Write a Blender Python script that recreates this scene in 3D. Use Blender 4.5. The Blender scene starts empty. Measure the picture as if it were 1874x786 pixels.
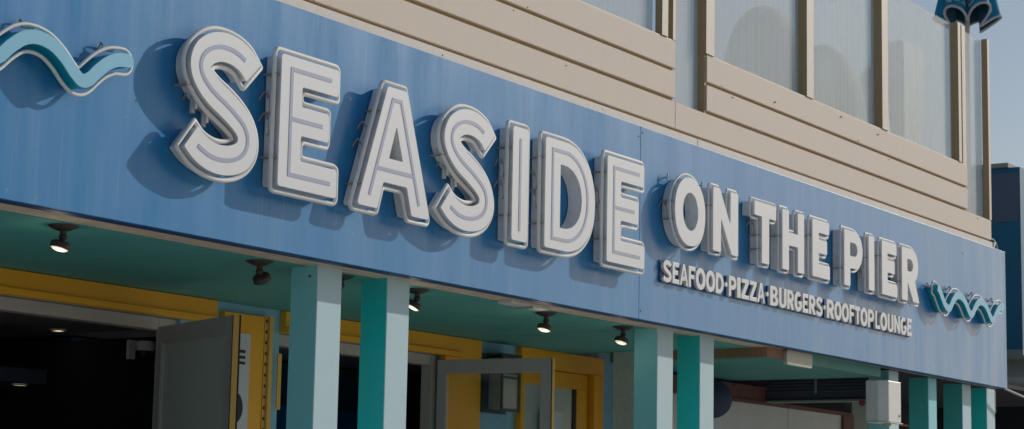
import bpy, math, random
from mathutils import Vector, Matrix
from mathutils.geometry import tessellate_polygon

random.seed(7)
scn = bpy.context.scene
COL = scn.collection

# ------------------------------------------------------------------ camera
yaw, pitch, roll = 0.583984128, 0.150580982, 0.0197845813
F_ = Vector((math.cos(yaw)*math.cos(pitch), math.sin(yaw)*math.cos(pitch), math.sin(pitch)))
R0 = Vector((math.sin(yaw), -math.cos(yaw), 0.0))
U0 = R0.cross(F_)
c_, s_ = math.cos(roll), math.sin(roll)
R_ = R0*c_ + U0*s_
U_ = U0*c_ - R0*s_
cam_data = bpy.data.cameras.new('camera')
cam = bpy.data.objects.new('camera', cam_data)
COL.objects.link(cam)
cam.matrix_world = Matrix((
    (R_.x, U_.x, -F_.x, 0.0),
    (R_.y, U_.y, -F_.y, -7.27448),
    (R_.z, U_.z, -F_.z, 1.562117),
    (0, 0, 0, 1)))
cam_data.sensor_width = 36.0
cam_data.lens = 36.0*3756.37645/1874.0
cam_data.clip_end = 3000
cam_data.dof.use_dof = True
cam_data.dof.focus_distance = 13.0
cam_data.dof.aperture_fstop = 7.0
scn.camera = cam

# ------------------------------------------------------------------ light
SUN_TO = Vector((-2.60, 1.0, -1.27)).normalized()      # the way the sunlight travels
el = math.asin(-SUN_TO.z)
az = math.atan2(-SUN_TO.x, -SUN_TO.y)                  # from +Y, clockwise
world = bpy.data.worlds.new('World')
scn.world = world
world.use_nodes = True
wn = world.node_tree
wn.nodes.clear()
sky = wn.nodes.new('ShaderNodeTexSky')
sky.sky_type = 'NISHITA'
sky.sun_disc = False
sky.sun_elevation = el
sky.sun_rotation = az
sky.air_density = 1.0
sky.dust_density = 1.3
sky.ozone_density = 1.2
bg = wn.nodes.new('ShaderNodeBackground')
bg.inputs['Strength'].default_value = 0.105
wo = wn.nodes.new('ShaderNodeOutputWorld')
wn.links.new(sky.outputs[0], bg.inputs[0])
wn.links.new(bg.outputs[0], wo.inputs[0])

sd = bpy.data.lights.new('sun', 'SUN')
sd.energy = 3.2
sd.angle = math.radians(0.55)
sd.color = (1.0, 0.965, 0.91)
sun = bpy.data.objects.new('sun', sd)
COL.objects.link(sun)
sun.rotation_euler = SUN_TO.to_track_quat('-Z', 'Y').to_euler()

scn.view_settings.view_transform = 'Standard'
scn.view_settings.look = 'None'
scn.view_settings.gamma = 1.0
scn.view_settings.exposure = -0.55
scn.view_settings.use_curve_mapping = False
scn.cycles.max_bounces = 8
scn.cycles.transparent_max_bounces = 12
scn.cycles.use_denoising = True

# ------------------------------------------------------------------ materials
MATS = {}

def mat(name, color, rough=0.55, spec=0.5, metal=0.0, var=0.0, vscale=3.0, vcol=None,
        streak=0.0, streak_col=(0.6, 0.62, 0.62), streak_scale=(9, 9, 0.5), streak_lo=0.5, streak_hi=0.75,
        speck=0.0, bump=0.0, bscale=60.0, emit=None, estr=0.0, grime=0.0, grime_col=(0.12, 0.10, 0.08)):
    m = bpy.data.materials.new(name)
    m.use_nodes = True
    nt = m.node_tree
    b = nt.nodes['Principled BSDF']
    b.inputs['Base Color'].default_value = (*color, 1)
    b.inputs['Roughness'].default_value = rough
    b.inputs['Specular IOR Level'].default_value = spec
    b.inputs['Metallic'].default_value = metal
    tc = nt.nodes.new('ShaderNodeNewGeometry')
    cur = None

    def noise(scale, detail=4, vec=None, rough_=0.6):
        n = nt.nodes.new('ShaderNodeTexNoise')
        n.inputs['Scale'].default_value = scale
        n.inputs['Detail'].default_value = detail
        n.inputs['Roughness'].default_value = rough_
        nt.links.new(vec if vec is not None else tc.outputs['Position'], n.inputs['Vector'])
        return n.outputs['Fac']

    def ramp(fac, lo, hi, a=0.0, bb=1.0):
        r = nt.nodes.new('ShaderNodeMapRange')
        r.inputs['From Min'].default_value = lo
        r.inputs['From Max'].default_value = hi
        r.inputs['To Min'].default_value = a
        r.inputs['To Max'].default_value = bb
        nt.links.new(fac, r.inputs['Value'])
        return r.outputs['Result']

    def mix(fac, ca, cb):
        x = nt.nodes.new('ShaderNodeMix')
        x.data_type = 'RGBA'
        nt.links.new(fac, x.inputs['Factor'])
        for s, c in (('A', ca), ('B', cb)):
            i = [k for k in x.inputs if k.name == s and k.type == 'RGBA'][0]
            if isinstance(c, tuple):
                i.default_value = (*c, 1)
            else:
                nt.links.new(c, i)
        return [k for k in x.outputs if k.type == 'RGBA'][0]

    cur = color
    if var:
        f = ramp(noise(vscale, 6), 0.3, 0.7, 0.0, var)
        cur = mix(f, cur, vcol or tuple(v*0.55 for v in color))
    if streak:
        mp = nt.nodes.new('ShaderNodeMapping')
        mp.inputs['Scale'].default_value = streak_scale
        nt.links.new(tc.outputs['Position'], mp.inputs['Vector'])
        f = ramp(noise(1.0, 7, mp.outputs['Vector'], 0.7), streak_lo, streak_hi, 0.0, streak)
        cur = mix(f, cur, streak_col)
    if speck:
        f = ramp(noise(38, 2), 0.70, 0.76, 0.0, speck)
        cur = mix(f, cur, (0.5, 0.5, 0.48))
    if grime:
        f = ramp(noise(14, 8, None, 0.75), 0.5, 0.78, 0.0, grime)
        cur = mix(f, cur, grime_col)
    if not isinstance(cur, tuple):
        nt.links.new(cur, b.inputs['Base Color'])
    if bump:
        bp = nt.nodes.new('ShaderNodeBump')
        bp.inputs['Strength'].default_value = bump
        bp.inputs['Distance'].default_value = 0.01
        nt.links.new(noise(bscale, 5), bp.inputs['Height'])
        nt.links.new(bp.outputs[0], b.inputs['Normal'])
    if emit:
        b.inputs['Emission Color'].default_value = (*emit, 1)
        b.inputs['Emission Strength'].default_value = estr
    MATS[name] = m
    return m


def fascia_mat():
    """glossy sign blue, chalky run-off streaks, a little waviness in the sheet"""
    m = mat('fascia_blue', (0.032, 0.175, 0.40), rough=0.30, spec=0.36)
    nt = m.node_tree
    b = nt.nodes['Principled BSDF']
    g = nt.nodes.new('ShaderNodeNewGeometry')

    def mapn(scale, det, rg, lo, hi, to):
        mp = nt.nodes.new('ShaderNodeMapping')
        mp.inputs['Scale'].default_value = scale
        nt.links.new(g.outputs['Position'], mp.inputs['Vector'])
        n = nt.nodes.new('ShaderNodeTexNoise')
        n.inputs['Scale'].default_value = 1.0
        n.inputs['Detail'].default_value = det
        n.inputs['Roughness'].default_value = rg
        nt.links.new(mp.outputs[0], n.inputs['Vector'])
        r = nt.nodes.new('ShaderNodeMapRange')
        r.inputs['From Min'].default_value = lo
        r.inputs['From Max'].default_value = hi
        r.inputs['To Max'].default_value = to
        nt.links.new(n.outputs['Fac'], r.inputs['Value'])
        return r.outputs[0]

    def mix(fac, ca, cb):
        x = nt.nodes.new('ShaderNodeMix')
        x.data_type = 'RGBA'
        nt.links.new(fac, x.inputs['Factor'])
        for s, c in (('A', ca), ('B', cb)):
            i = [k for k in x.inputs if k.name == s and k.type == 'RGBA'][0]
            if isinstance(c, tuple):
                i.default_value = (*c, 1)
            else:
                nt.links.new(c, i)
        return [k for k in x.outputs if k.type == 'RGBA'][0]
    base = mix(mapn((1.1, 1.1, 0.9), 4, 0.55, 0.35, 0.70, 0.55), (0.018, 0.225, 0.51), (0.052, 0.265, 0.53))
    c2 = mix(mapn((7.0, 1, 0.55), 6, 0.62, 0.46, 0.76, 0.22), base, (0.26, 0.38, 0.54))      # chalky runs
    c3 = mix(mapn((30.0, 1, 1.1), 4, 0.6, 0.58, 0.80, 0.34), c2, (0.30, 0.42, 0.55))         # fine runs
    c4 = mix(mapn((11.0, 1, 0.35), 3, 0.5, 0.60, 0.74, 0.28), c3, (0.018, 0.135, 0.38))      # washed clean runs
    c5 = mix(mapn((26, 26, 20), 2, 0.4, 0.74, 0.80, 0.5), c4, (0.42, 0.50, 0.58))            # salt specks
    nt.links.new(c5, b.inputs['Base Color'])
    rr = mapn((4.0, 1, 0.6), 5, 0.6, 0.3, 0.7, 1.0)
    r2 = nt.nodes.new('ShaderNodeMapRange')
    r2.inputs['To Min'].default_value = 0.24
    r2.inputs['To Max'].default_value = 0.42
    nt.links.new(rr, r2.inputs['Value'])
    nt.links.new(r2.outputs[0], b.inputs['Roughness'])
    bp = nt.nodes.new('ShaderNodeBump')
    bp.inputs['Strength'].default_value = 0.35
    bp.inputs['Distance'].default_value = 0.006
    nt.links.new(mapn((3.0, 1, 1.2), 2, 0.4, 0.0, 1.0, 1.0), bp.inputs['Height'])
    nt.links.new(bp.outputs[0], b.inputs['Normal'])
    return m


fascia_mat()
mat('fascia_edge', (0.012, 0.06, 0.17), rough=0.5)
mat('letter_face', (0.80, 0.80, 0.80), rough=0.42, spec=0.35, var=0.10, vscale=2.2, vcol=(0.72, 0.72, 0.71))
mat('letter_return', (0.78, 0.78, 0.77), rough=0.5, streak=0.30, streak_col=(0.34, 0.32, 0.29),
    streak_scale=(16, 16, 3.0), streak_lo=0.52, streak_hi=0.8, grime=0.35, grime_col=(0.24, 0.20, 0.16))
mat('inline_paint', (0.34, 0.37, 0.50), rough=0.5)
mat('neon_glass', (0.80, 0.78, 0.74), rough=0.55, spec=0.3, grime=0.15, grime_col=(0.45, 0.38, 0.30))
mat('dark_clip', (0.34, 0.30, 0.26), rough=0.7, grime=0.5)
mat('sleeve', (0.60, 0.60, 0.57), rough=0.5, grime=0.5)
mat('small_letter', (0.74, 0.74, 0.73), rough=0.5, grime=0.12)
mat('wave_face', (0.15, 0.50, 0.68), rough=0.45, var=0.2, vscale=4, vcol=(0.20, 0.50, 0.64))
mat('wave_side', (0.0, 0.33, 0.44), rough=0.4)
mat('siding', (0.75, 0.63, 0.525), rough=0.75, var=0.30, vscale=1.7, vcol=(0.70, 0.60, 0.50), bump=0.12, bscale=90,
    streak=0.18, streak_col=(0.60, 0.54, 0.46), streak_scale=(8, 8, 0.8))
mat('siding_dark', (0.40, 0.28, 0.14), rough=0.9)
mat('flashing', (0.74, 0.66, 0.58), rough=0.7, grime=0.45, grime_col=(0.40, 0.34, 0.27), var=0.5, vscale=7, vcol=(0.80, 0.76, 0.72))
mat('post_beige', (0.66, 0.57, 0.47), rough=0.6, grime=0.2, grime_col=(0.35, 0.28, 0.20))
mat('post_shaded_side', (0.40, 0.285, 0.155), rough=0.6)  # shaded sides of the beige screen posts, shade put into the colour
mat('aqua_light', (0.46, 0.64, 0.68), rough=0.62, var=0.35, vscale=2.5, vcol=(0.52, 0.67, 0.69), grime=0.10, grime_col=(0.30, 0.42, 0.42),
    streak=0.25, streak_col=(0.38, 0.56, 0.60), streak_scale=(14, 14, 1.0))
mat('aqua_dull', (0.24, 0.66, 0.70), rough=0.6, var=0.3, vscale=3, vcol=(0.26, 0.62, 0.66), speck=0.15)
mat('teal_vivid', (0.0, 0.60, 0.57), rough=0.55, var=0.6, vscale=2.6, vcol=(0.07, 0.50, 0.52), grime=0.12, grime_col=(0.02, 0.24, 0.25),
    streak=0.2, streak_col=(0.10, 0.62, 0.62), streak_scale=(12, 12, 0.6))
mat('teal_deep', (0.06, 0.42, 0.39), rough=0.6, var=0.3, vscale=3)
mat('ceiling_teal', (0.085, 0.36, 0.33), rough=0.65, var=0.45, vscale=1.6, vcol=(0.065, 0.29, 0.27), bump=0.15, bscale=30)
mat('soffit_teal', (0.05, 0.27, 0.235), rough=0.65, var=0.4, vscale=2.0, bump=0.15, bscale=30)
mat('soffit_wood', (0.66, 0.54, 0.42), rough=0.8, streak=0.6, streak_col=(0.44, 0.33, 0.24), streak_scale=(9, 40, 9), streak_lo=0.4, streak_hi=0.7, grime=0.3)
mat('wall_blue', (0.26, 0.52, 0.68), rough=0.7, var=0.4, vscale=2.5, vcol=(0.24, 0.54, 0.62))
mat('frame_yellow', (0.92, 0.43, 0.01), rough=0.5, var=0.25, vscale=3, vcol=(0.84, 0.35, 0.01))
mat('yellow_bright', (0.75, 0.44, 0.10), rough=0.55)
mat('frame_grey', (0.46, 0.44, 0.41), rough=0.45, var=0.2, vscale=5)
mat('door_grey', (0.42, 0.41, 0.41), rough=0.4, var=0.2, vscale=4, bump=0.05)
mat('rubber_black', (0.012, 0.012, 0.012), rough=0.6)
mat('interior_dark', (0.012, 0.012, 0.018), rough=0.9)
mat('interior_ceiling', (0.30, 0.26, 0.29), rough=0.8)
mat('interior_blue', (0.03, 0.12, 0.20), rough=0.7)
mat('screen_blue', (0.02, 0.16, 0.42), rough=0.6)
mat('white_plastic', (0.74, 0.74, 0.71), rough=0.45, var=0.3, vscale=9, vcol=(0.66, 0.66, 0.62), grime=0.12)
mat('cream_box', (0.42, 0.41, 0.34), rough=0.5)
mat('poster_white', (0.62, 0.62, 0.64), rough=0.6)
mat('navy_ink', (0.012, 0.014, 0.035), rough=0.6)
mat('navy_disc', (0.020, 0.035, 0.07), rough=0.5)
mat('lamp_black', (0.045, 0.033, 0.028), rough=0.5, grime=0.4, grime_col=(0.12, 0.07, 0.045))
mat('lamp_lens', (0.9, 0.85, 0.75), rough=0.3, emit=(1.0, 0.88, 0.70), estr=0.6)
mat('downlight', (0.9, 0.85, 0.75), rough=0.3, emit=(1.0, 0.80, 0.52), estr=5.0)
mat('sconce_dark', (0.035, 0.05, 0.06), rough=0.6, grime=0.4)
mat('sconce_glass', (0.36, 0.38, 0.37), rough=0.35, var=0.4, vscale=6)
mat('rust_brown', (0.36, 0.19, 0.11), rough=0.8, var=0.5, vscale=12, streak=0.3, streak_col=(0.14, 0.07, 0.04), streak_scale=(30, 30, 3))
mat('header_brown', (0.20, 0.085, 0.07), rough=0.8, var=0.5, vscale=9)
mat('louvre_navy', (0.06, 0.065, 0.10), rough=0.6)
mat('panel_white', (0.62, 0.62, 0.61), rough=0.6, var=0.2, vscale=3)
mat('grey_green', (0.20, 0.25, 0.23), rough=0.7)
mat('tan_plaster', (0.56, 0.57, 0.49), rough=0.85, bump=0.4, bscale=45, var=0.4, vscale=20)
mat('neighbour_blue', (0.0, 0.13, 0.24), rough=0.55, var=0.25, vscale=0.8)
mat('neighbour_patch', (0.09, 0.12, 0.18), rough=0.6)
mat('neighbour_cap', (0.30, 0.29, 0.26), rough=0.7)
mat('neighbour_soffit', (0.24, 0.30, 0.30), rough=0.7)
mat('neighbour_trim', (0.30, 0.38, 0.36), rough=0.7)
mat('cable_grey', (0.40, 0.38, 0.36), rough=0.6)
mat('red_strip', (0.22, 0.035, 0.035), rough=0.5)
mat('brolly_blue', (0.008, 0.25, 0.42), rough=0.8, var=0.3, vscale=6)
mat('brolly_inside', (0.02, 0.09, 0.16), rough=0.9)
mat('brolly_white', (0.52, 0.56, 0.58), rough=0.8)
mat('pale_cover', (0.78, 0.80, 0.80), rough=0.8)
mat('rust_screw', (0.16, 0.09, 0.05), rough=0.8)
mat('pier_paving', (0.68, 0.65, 0.60), rough=0.85, var=0.5, vscale=0.8, grime=0.2)
mat('terrace_floor', (0.40, 0.38, 0.35), rough=0.8)
mat('sea_water', (0.02, 0.06, 0.08), rough=0.12)
mat('steel_bolt', (0.55, 0.55, 0.53), rough=0.35, metal=0.7)


def glass_milky():
    m = bpy.data.materials.new('glass_salted')
    m.use_nodes = True
    nt = m.node_tree
    nt.nodes.clear()
    out = nt.nodes.new('ShaderNodeOutputMaterial')
    tr = nt.nodes.new('ShaderNodeBsdfTransparent')
    tr.inputs[0].default_value = (0.97, 0.98, 0.97, 1)
    tl = nt.nodes.new('ShaderNodeBsdfTranslucent')
    tl.inputs[0].default_value = (0.84, 0.90, 0.93, 1)
    df = nt.nodes.new('ShaderNodeBsdfDiffuse')
    df.inputs[0].default_value = (0.76, 0.84, 0.87, 1)
    gl = nt.nodes.new('ShaderNodeBsdfGlossy')
    gl.inputs['Roughness'].default_value = 0.08
    g = nt.nodes.new('ShaderNodeNewGeometry')
    mp = nt.nodes.new('ShaderNodeMapping')
    mp.inputs['Scale'].default_value = (22, 22, 0.35)
    nt.links.new(g.outputs['Position'], mp.inputs['Vector'])
    n = nt.nodes.new('ShaderNodeTexNoise')
    n.inputs['Scale'].default_value = 1.0
    n.inputs['Detail'].default_value = 7
    n.inputs['Roughness'].default_value = 0.72
    nt.links.new(mp.outputs[0], n.inputs['Vector'])
    n2 = nt.nodes.new('ShaderNodeTexNoise')
    n2.inputs['Scale'].default_value = 0.9
    n2.inputs['Detail'].default_value = 3
    nt.links.new(g.outputs['Position'], n2.inputs['Vector'])
    # salt lies thicker low on the panes
    sp = nt.nodes.new('ShaderNodeSeparateXYZ')
    nt.links.new(g.outputs['Position'], sp.inputs[0])
    hz = nt.nodes.new('ShaderNodeMapRange')
    hz.inputs['From Min'].default_value = 4.9
    hz.inputs['From Max'].default_value = 6.6
    hz.inputs['To Min'].default_value = 0.16
    hz.inputs['To Max'].default_value = -0.06
    nt.links.new(sp.outputs['Z'], hz.inputs['Value'])
    a = nt.nodes.new('ShaderNodeMath'); a.operation = 'MULTIPLY_ADD'
    nt.links.new(n.outputs['Fac'], a.inputs[0]); a.inputs[1].default_value = 0.42; a.inputs[2].default_value = 0.40
    b = nt.nodes.new('ShaderNodeMath'); b.operation = 'ADD'
    nt.links.new(a.outputs[0], b.inputs[0]); nt.links.new(hz.outputs[0], b.inputs[1])
    c = nt.nodes.new('ShaderNodeMath'); c.operation = 'MULTIPLY_ADD'
    a.inputs[1].default_value = 0.58; a.inputs[2].default_value = -0.02
    nt.links.new(n2.outputs['Fac'], c.inputs[0]); c.inputs[1].default_value = 0.15; nt.links.new(b.outputs[0], c.inputs[2])
    c.use_clamp = True
    m1 = nt.nodes.new('ShaderNodeMixShader')
    m1.inputs[0].default_value = 0.5
    nt.links.new(tl.outputs[0], m1.inputs[1]); nt.links.new(df.outputs[0], m1.inputs[2])
    m2 = nt.nodes.new('ShaderNodeMixShader')
    nt.links.new(c.outputs[0], m2.inputs[0])
    nt.links.new(tr.outputs[0], m2.inputs[1]); nt.links.new(m1.outputs[0], m2.inputs[2])
    m3 = nt.nodes.new('ShaderNodeMixShader')
    m3.inputs[0].default_value = 0.06
    nt.links.new(m2.outputs[0], m3.inputs[1]); nt.links.new(gl.outputs[0], m3.inputs[2])
    nt.links.new(m3.outputs[0], out.inputs[0])
    MATS['glass_salted'] = m


def glass_clear(name, tint, refl=0.06):
    m = bpy.data.materials.new(name)
    m.use_nodes = True
    nt = m.node_tree
    nt.nodes.clear()
    out = nt.nodes.new('ShaderNodeOutputMaterial')
    tr = nt.nodes.new('ShaderNodeBsdfTransparent'); tr.inputs[0].default_value = (*tint, 1)
    gl = nt.nodes.new('ShaderNodeBsdfGlossy'); gl.inputs['Roughness'].default_value = 0.05
    mx = nt.nodes.new('ShaderNodeMixShader'); mx.inputs[0].default_value = refl
    nt.links.new(tr.outputs[0], mx.inputs[1]); nt.links.new(gl.outputs[0], mx.inputs[2])
    nt.links.new(mx.outputs[0], out.inputs[0])
    MATS[name] = m


glass_milky()
glass_clear('glass_clear', (0.88, 0.90, 0.90))

def glass_dusty():
    m = mat('glass_dusty', (0.48, 0.53, 0.50), rough=0.25, spec=0.5)
    return m
glass_dusty()

# ------------------------------------------------------------------ mesh helpers
class MB:
    def __init__(s):
        s.v = []; s.f = []; s.mi = []; s.cur = 0

    def add(s, vs, fs):
        o = len(s.v)
        s.v += [tuple(v) for v in vs]
        for f in fs:
            s.f.append(tuple(i+o for i in f)); s.mi.append(s.cur)
        return s

    def box(s, x0, x1, y0, y1, z0, z1):
        vs = [(x0, y0, z0), (x1, y0, z0), (x1, y1, z0), (x0, y1, z0), (x0, y0, z1), (x1, y0, z1), (x1, y1, z1), (x0, y1, z1)]
        return s.add(vs, [(0, 3, 2, 1), (4, 5, 6, 7), (0, 1, 5, 4), (1, 2, 6, 5), (2, 3, 7, 6), (3, 0, 4, 7)])

    def obox(s, o, ax, ay, az):
        """box from corner o spanned by three vectors"""
        o = Vector(o); ax = Vector(ax); ay = Vector(ay); az = Vector(az)
        vs = [o, o+ax, o+ax+ay, o+ay, o+az, o+ax+az, o+ax+ay+az, o+ay+az]
        return s.add(vs, [(0, 3, 2, 1), (4, 5, 6, 7), (0, 1, 5, 4), (1, 2, 6, 5), (2, 3, 7, 6), (3, 0, 4, 7)])

    def prism(s, loops, y0, y1, caps=(True, True), chamfer=0.0):
        """loops in (x, z), first one outer; front is y0 (towards -y)"""
        flat = [p for l in loops for p in l]
        tris = tessellate_polygon([[Vector((p[0], p[1], 0)) for p in l] for l in loops])
        n = len(flat)
        front = [(p[0], y0, p[1]) for p in flat]
        back = [(p[0], y1, p[1]) for p in flat]
        fs = []
        for t in tris:
            a, b, c = (Vector((flat[i][0], flat[i][1], 0)) for i in t)
            ccw = (b-a).cross(c-a).z > 0
            t2 = t if ccw else (t[0], t[2], t[1])
            if caps[0]: fs.append(tuple(t2))
            if caps[1]: fs.append((t2[0]+n, t2[2]+n, t2[1]+n))
        o = 0
        for l in loops:
            k = len(l)
            for i in range(k):
                a, b = o+i, o+(i+1) % k
                fs.append((a, a+n, b+n, b))
            o += k
        return s.add(front+back, fs)

    def tube(s, path, r, closed=False, seg=10, cap=True):
        path = [Vector(p) for p in path]
        n = len(path)
        rings = []
        up = Vector((0.13, 0.91, 0.31)).normalized()
        prev = None
        for i, p in enumerate(path):
            a = path[(i-1) % n] if (closed or i > 0) else p
            b = path[(i+1) % n] if (closed or i < n-1) else p
            t = (b-a)
            t = t.normalized() if t.length > 1e-9 else Vector((1, 0, 0))
            if prev is None:
                u = t.cross(up)
                if u.length < 1e-3: u = t.cross(Vector((1, 0, 0)))
                u.normalize()
            else:
                u = (prev - t*prev.dot(t))
                if u.length < 1e-4: u = t.cross(up)
                u.normalize()
            prev = u
            w = t.cross(u)
            rr = r(i/(n-1)) if callable(r) else r
            rings.append([p + (u*math.cos(2*math.pi*k/seg) + w*math.sin(2*math.pi*k/seg))*rr for k in range(seg)])
        vs = [v for ring in rings for v in ring]
        fs = []
        m = n if closed else n-1
        for i in range(m):
            j = (i+1) % n
            off = 0
            if closed and j == 0:
                d = [(rings[0][k]-rings[i][0]).length for k in range(seg)]
                off = d.index(min(d))
            for k in range(seg):
                k2 = (k+1) % seg
                fs.append((i*seg+k, i*seg+k2, j*seg+(k2+off) % seg, j*seg+(k+off) % seg))
        if cap and not closed:
            fs.append(tuple(range(seg))[::-1]); fs.append(tuple((n-1)*seg+k for k in range(seg)))
        return s.add(vs, fs)

    def cyl(s, a, b, r, seg=20, r2=None):
        r2 = r if r2 is None else r2
        return s.tube([a, b], lambda t: r + (r2-r)*t, seg=seg)

    def lathe(s, prof, o, axis=(0, 0, 1), seg=28):
        """prof: (radius, height) pairs along axis from o"""
        ax = Vector(axis).normalized(); o = Vector(o)
        u = ax.orthogonal().normalized(); w = ax.cross(u)
        vs = []; fs = []
        for r, h in prof:
            for k in range(seg):
                a = 2*math.pi*k/seg
                vs.append(o + ax*h + (u*math.cos(a)+w*math.sin(a))*max(r, 1e-4))
        for i in range(len(prof)-1):
            for k in range(seg):
                k2 = (k+1) % seg
                fs.append((i*seg+k, i*seg+k2, (i+1)*seg+k2, (i+1)*seg+k))
        return s.add(vs, fs)

    def build(s, name, m, parent=None, smooth=False, bevel=0.0, kind=None):
        me = bpy.data.meshes.new(name)
        me.from_pydata(s.v, [], s.f)
        ms = m if isinstance(m, (list, tuple)) else [m]
        for k in ms:
            me.materials.append(MATS[k])
        for i, p in enumerate(me.polygons):
            p.material_index = s.mi[i]
            p.use_smooth = smooth
        me.update()
        o = bpy.data.objects.new(name, me)
        COL.objects.link(o)
        if smooth:
            try:
                me.set_sharp_from_angle(angle=math.radians(38))
            except Exception:
                pass
        if bevel:
            bv = o.modifiers.new('bevel', 'BEVEL')
            bv.width = bevel; bv.segments = 2; bv.limit_method = 'ANGLE'
            bv.angle_limit = math.radians(40)
        if parent:
            o.parent = parent
            o.matrix_parent_inverse = parent.matrix_world.inverted()
        if kind:
            o['kind'] = kind
        return o


def thing(name, label, cat, loc=(0, 0, 0), group=None):
    o = bpy.data.objects.new(name, None)
    COL.objects.link(o)
    o.empty_display_size = 0.1
    o.location = loc
    o.matrix_world = Matrix.Translation(Vector(loc))
    o['label'] = label; o['category'] = cat
    if group: o['group'] = group
    return o


def tag(o, label, cat, group=None):
    o['label'] = label; o['category'] = cat
    if group: o['group'] = group
    return o

# ---- 2D shape helpers (x, z) -------------------------------------------------
def area(l):
    return 0.5*sum(l[i][0]*l[(i+1) % len(l)][1]-l[(i+1) % len(l)][0]*l[i][1] for i in range(len(l)))

def ccw(l):
    return list(l) if area(l) > 0 else list(l)[::-1]

def fillet(pts, r, seg=5, minturn=0.35):
    out = []; n = len(pts)
    for i in range(n):
        a, b, c = (Vector(pts[i-1]), Vector(pts[i]), Vector(pts[(i+1) % n]))
        u = (a-b); v = (c-b)
        lu, lv = u.length, v.length
        if lu < 1e-6 or lv < 1e-6: continue
        u /= lu; v /= lv
        ang = math.acos(max(-1, min(1, u.dot(v))))
        if math.pi-ang < minturn:
            out.append(tuple(b)); continue
        d = min(r/math.tan(ang/2), 0.45*lu, 0.45*lv)
        rr = d*math.tan(ang/2)
        p0 = b+u*d; p1 = b+v*d
        cen = b + (u+v).normalized()*(rr/math.sin(ang/2))
        a0 = math.atan2(p0.y-cen.y, p0.x-cen.x); a1 = math.atan2(p1.y-cen.y, p1.x-cen.x)
        da = (a1-a0+math.pi) % (2*math.pi)-math.pi
        for k in range(seg+1):
            t = a0+da*k/seg
            out.append((cen.x+rr*math.cos(t), cen.y+rr*math.sin(t)))
    return out

def offset(pts, d):
    """grow a ccw loop outward by d (mitre)"""
    pts = ccw(pts); n = len(pts); out = []
    for i in range(n):
        a, b, c = (Vector(pts[i-1]), Vector(pts[i]), Vector(pts[(i+1) % n]))
        e1 = (b-a).normalized(); e2 = (c-b).normalized()
        n1 = Vector((e1.y, -e1.x)); n2 = Vector((e2.y, -e2.x))
        m = n1+n2
        if m.length < 1e-6: m = n1
        m.normalize()
        k = max(0.35, m.dot(n1))
        out.append(tuple(b+m*(d/k)))
    return out

def catmull(P, sub=6):
    P = [Vector(p) for p in P]; out = []
    for i in range(len(P)-1):
        p0 = P[max(i-1, 0)]; p1 = P[i]; p2 = P[i+1]; p3 = P[min(i+2, len(P)-1)]
        for k in range(sub):
            t = k/sub
            out.append(0.5*((2*p1)+(p2-p0)*t+(2*p0-5*p1+4*p2-p3)*t*t+(3*p1-p0-3*p2+p3)*t**3))
    out.append(P[-1])
    return [tuple(p) for p in out]

def ribbon(line, h):
    """outline of an open centreline thickened by +-h, butt ends"""
    P = [Vector(p) for p in line]; L = []; Rr = []
    for i, p in enumerate(P):
        if 0 < i < len(P)-1:
            e1 = (P[i]-P[i-1]).normalized(); e2 = (P[i+1]-P[i]).normalized()
            n1 = Vector((-e1.y, e1.x)); n2 = Vector((-e2.y, e2.x))
            m = (n1+n2).normalized(); k = max(0.4, m.dot(n1))
            m = m/k
        else:
            e = (P[1]-P[0]) if i == 0 else (P[-1]-P[-2])
            e.normalize(); m = Vector((-e.y, e.x))
        L.append(tuple(p+m*h)); Rr.append(tuple(p-m*h))
    return ccw(L+Rr[::-1])

def ell(cx, cz, rx, rz, a0, a1, n, p=2.0):
    o = []
    for i in range(n+1):
        a = math.radians(a0+(a1-a0)*i/n)
        c, s = math.cos(a), math.sin(a)
        o.append((cx+rx*math.copysign(abs(c)**(2/p), c), cz+rz*math.copysign(abs(s)**(2/p), s)))
    return o

# ------------------------------------------------------------------ setting: ground, sea
MB().add([(-300, -160, 0), (600, -160, 0), (600, 300, 0), (-300, 300, 0)], [(0, 1, 2, 3)]).build('pier_ground', 'pier_paving', kind='structure')
MB().add([(-1500, -1500, -1.5), (2000, -1500, -1.5), (2000, 1500, -1.5), (-1500, 1500, -1.5)], [(0, 1, 2, 3)]).build('sea_water', 'sea_water', kind='structure')

# ------------------------------------------------------------------ building: back wall of the porch with its openings
ZC = 3.032        # porch ceiling
ZB, ZT = 3.040, 4.440   # sign fascia bottom / top
WY = 2.03

wall = thing('restaurant_wall', 'blue front wall of the restaurant under the porch ceiling, around the yellow door frames', 'wall', (0, WY, 0))
w = MB()
w.box(-2, 6.9, WY, WY+0.2, 0, ZC+0.25)
w.box(6.9, 10.12, WY, WY+0.2, 2.875, ZC+0.25)
w.box(10.12, 11.14, WY, WY+0.2, 0, ZC+0.25)
w.box(11.14, 13.16, WY, WY+0.2, 2.875, ZC+0.25)
w.box(13.16, 14.22, WY, WY+0.2, 0, ZC+0.25)
w.box(14.22, 15.16, WY, WY+0.2, 2.74, ZC+0.25)
w.box(15.16, 15.78, WY, WY+0.2, 0, ZC+0.25)
w.build('wall', 'wall_blue', wall)
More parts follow.
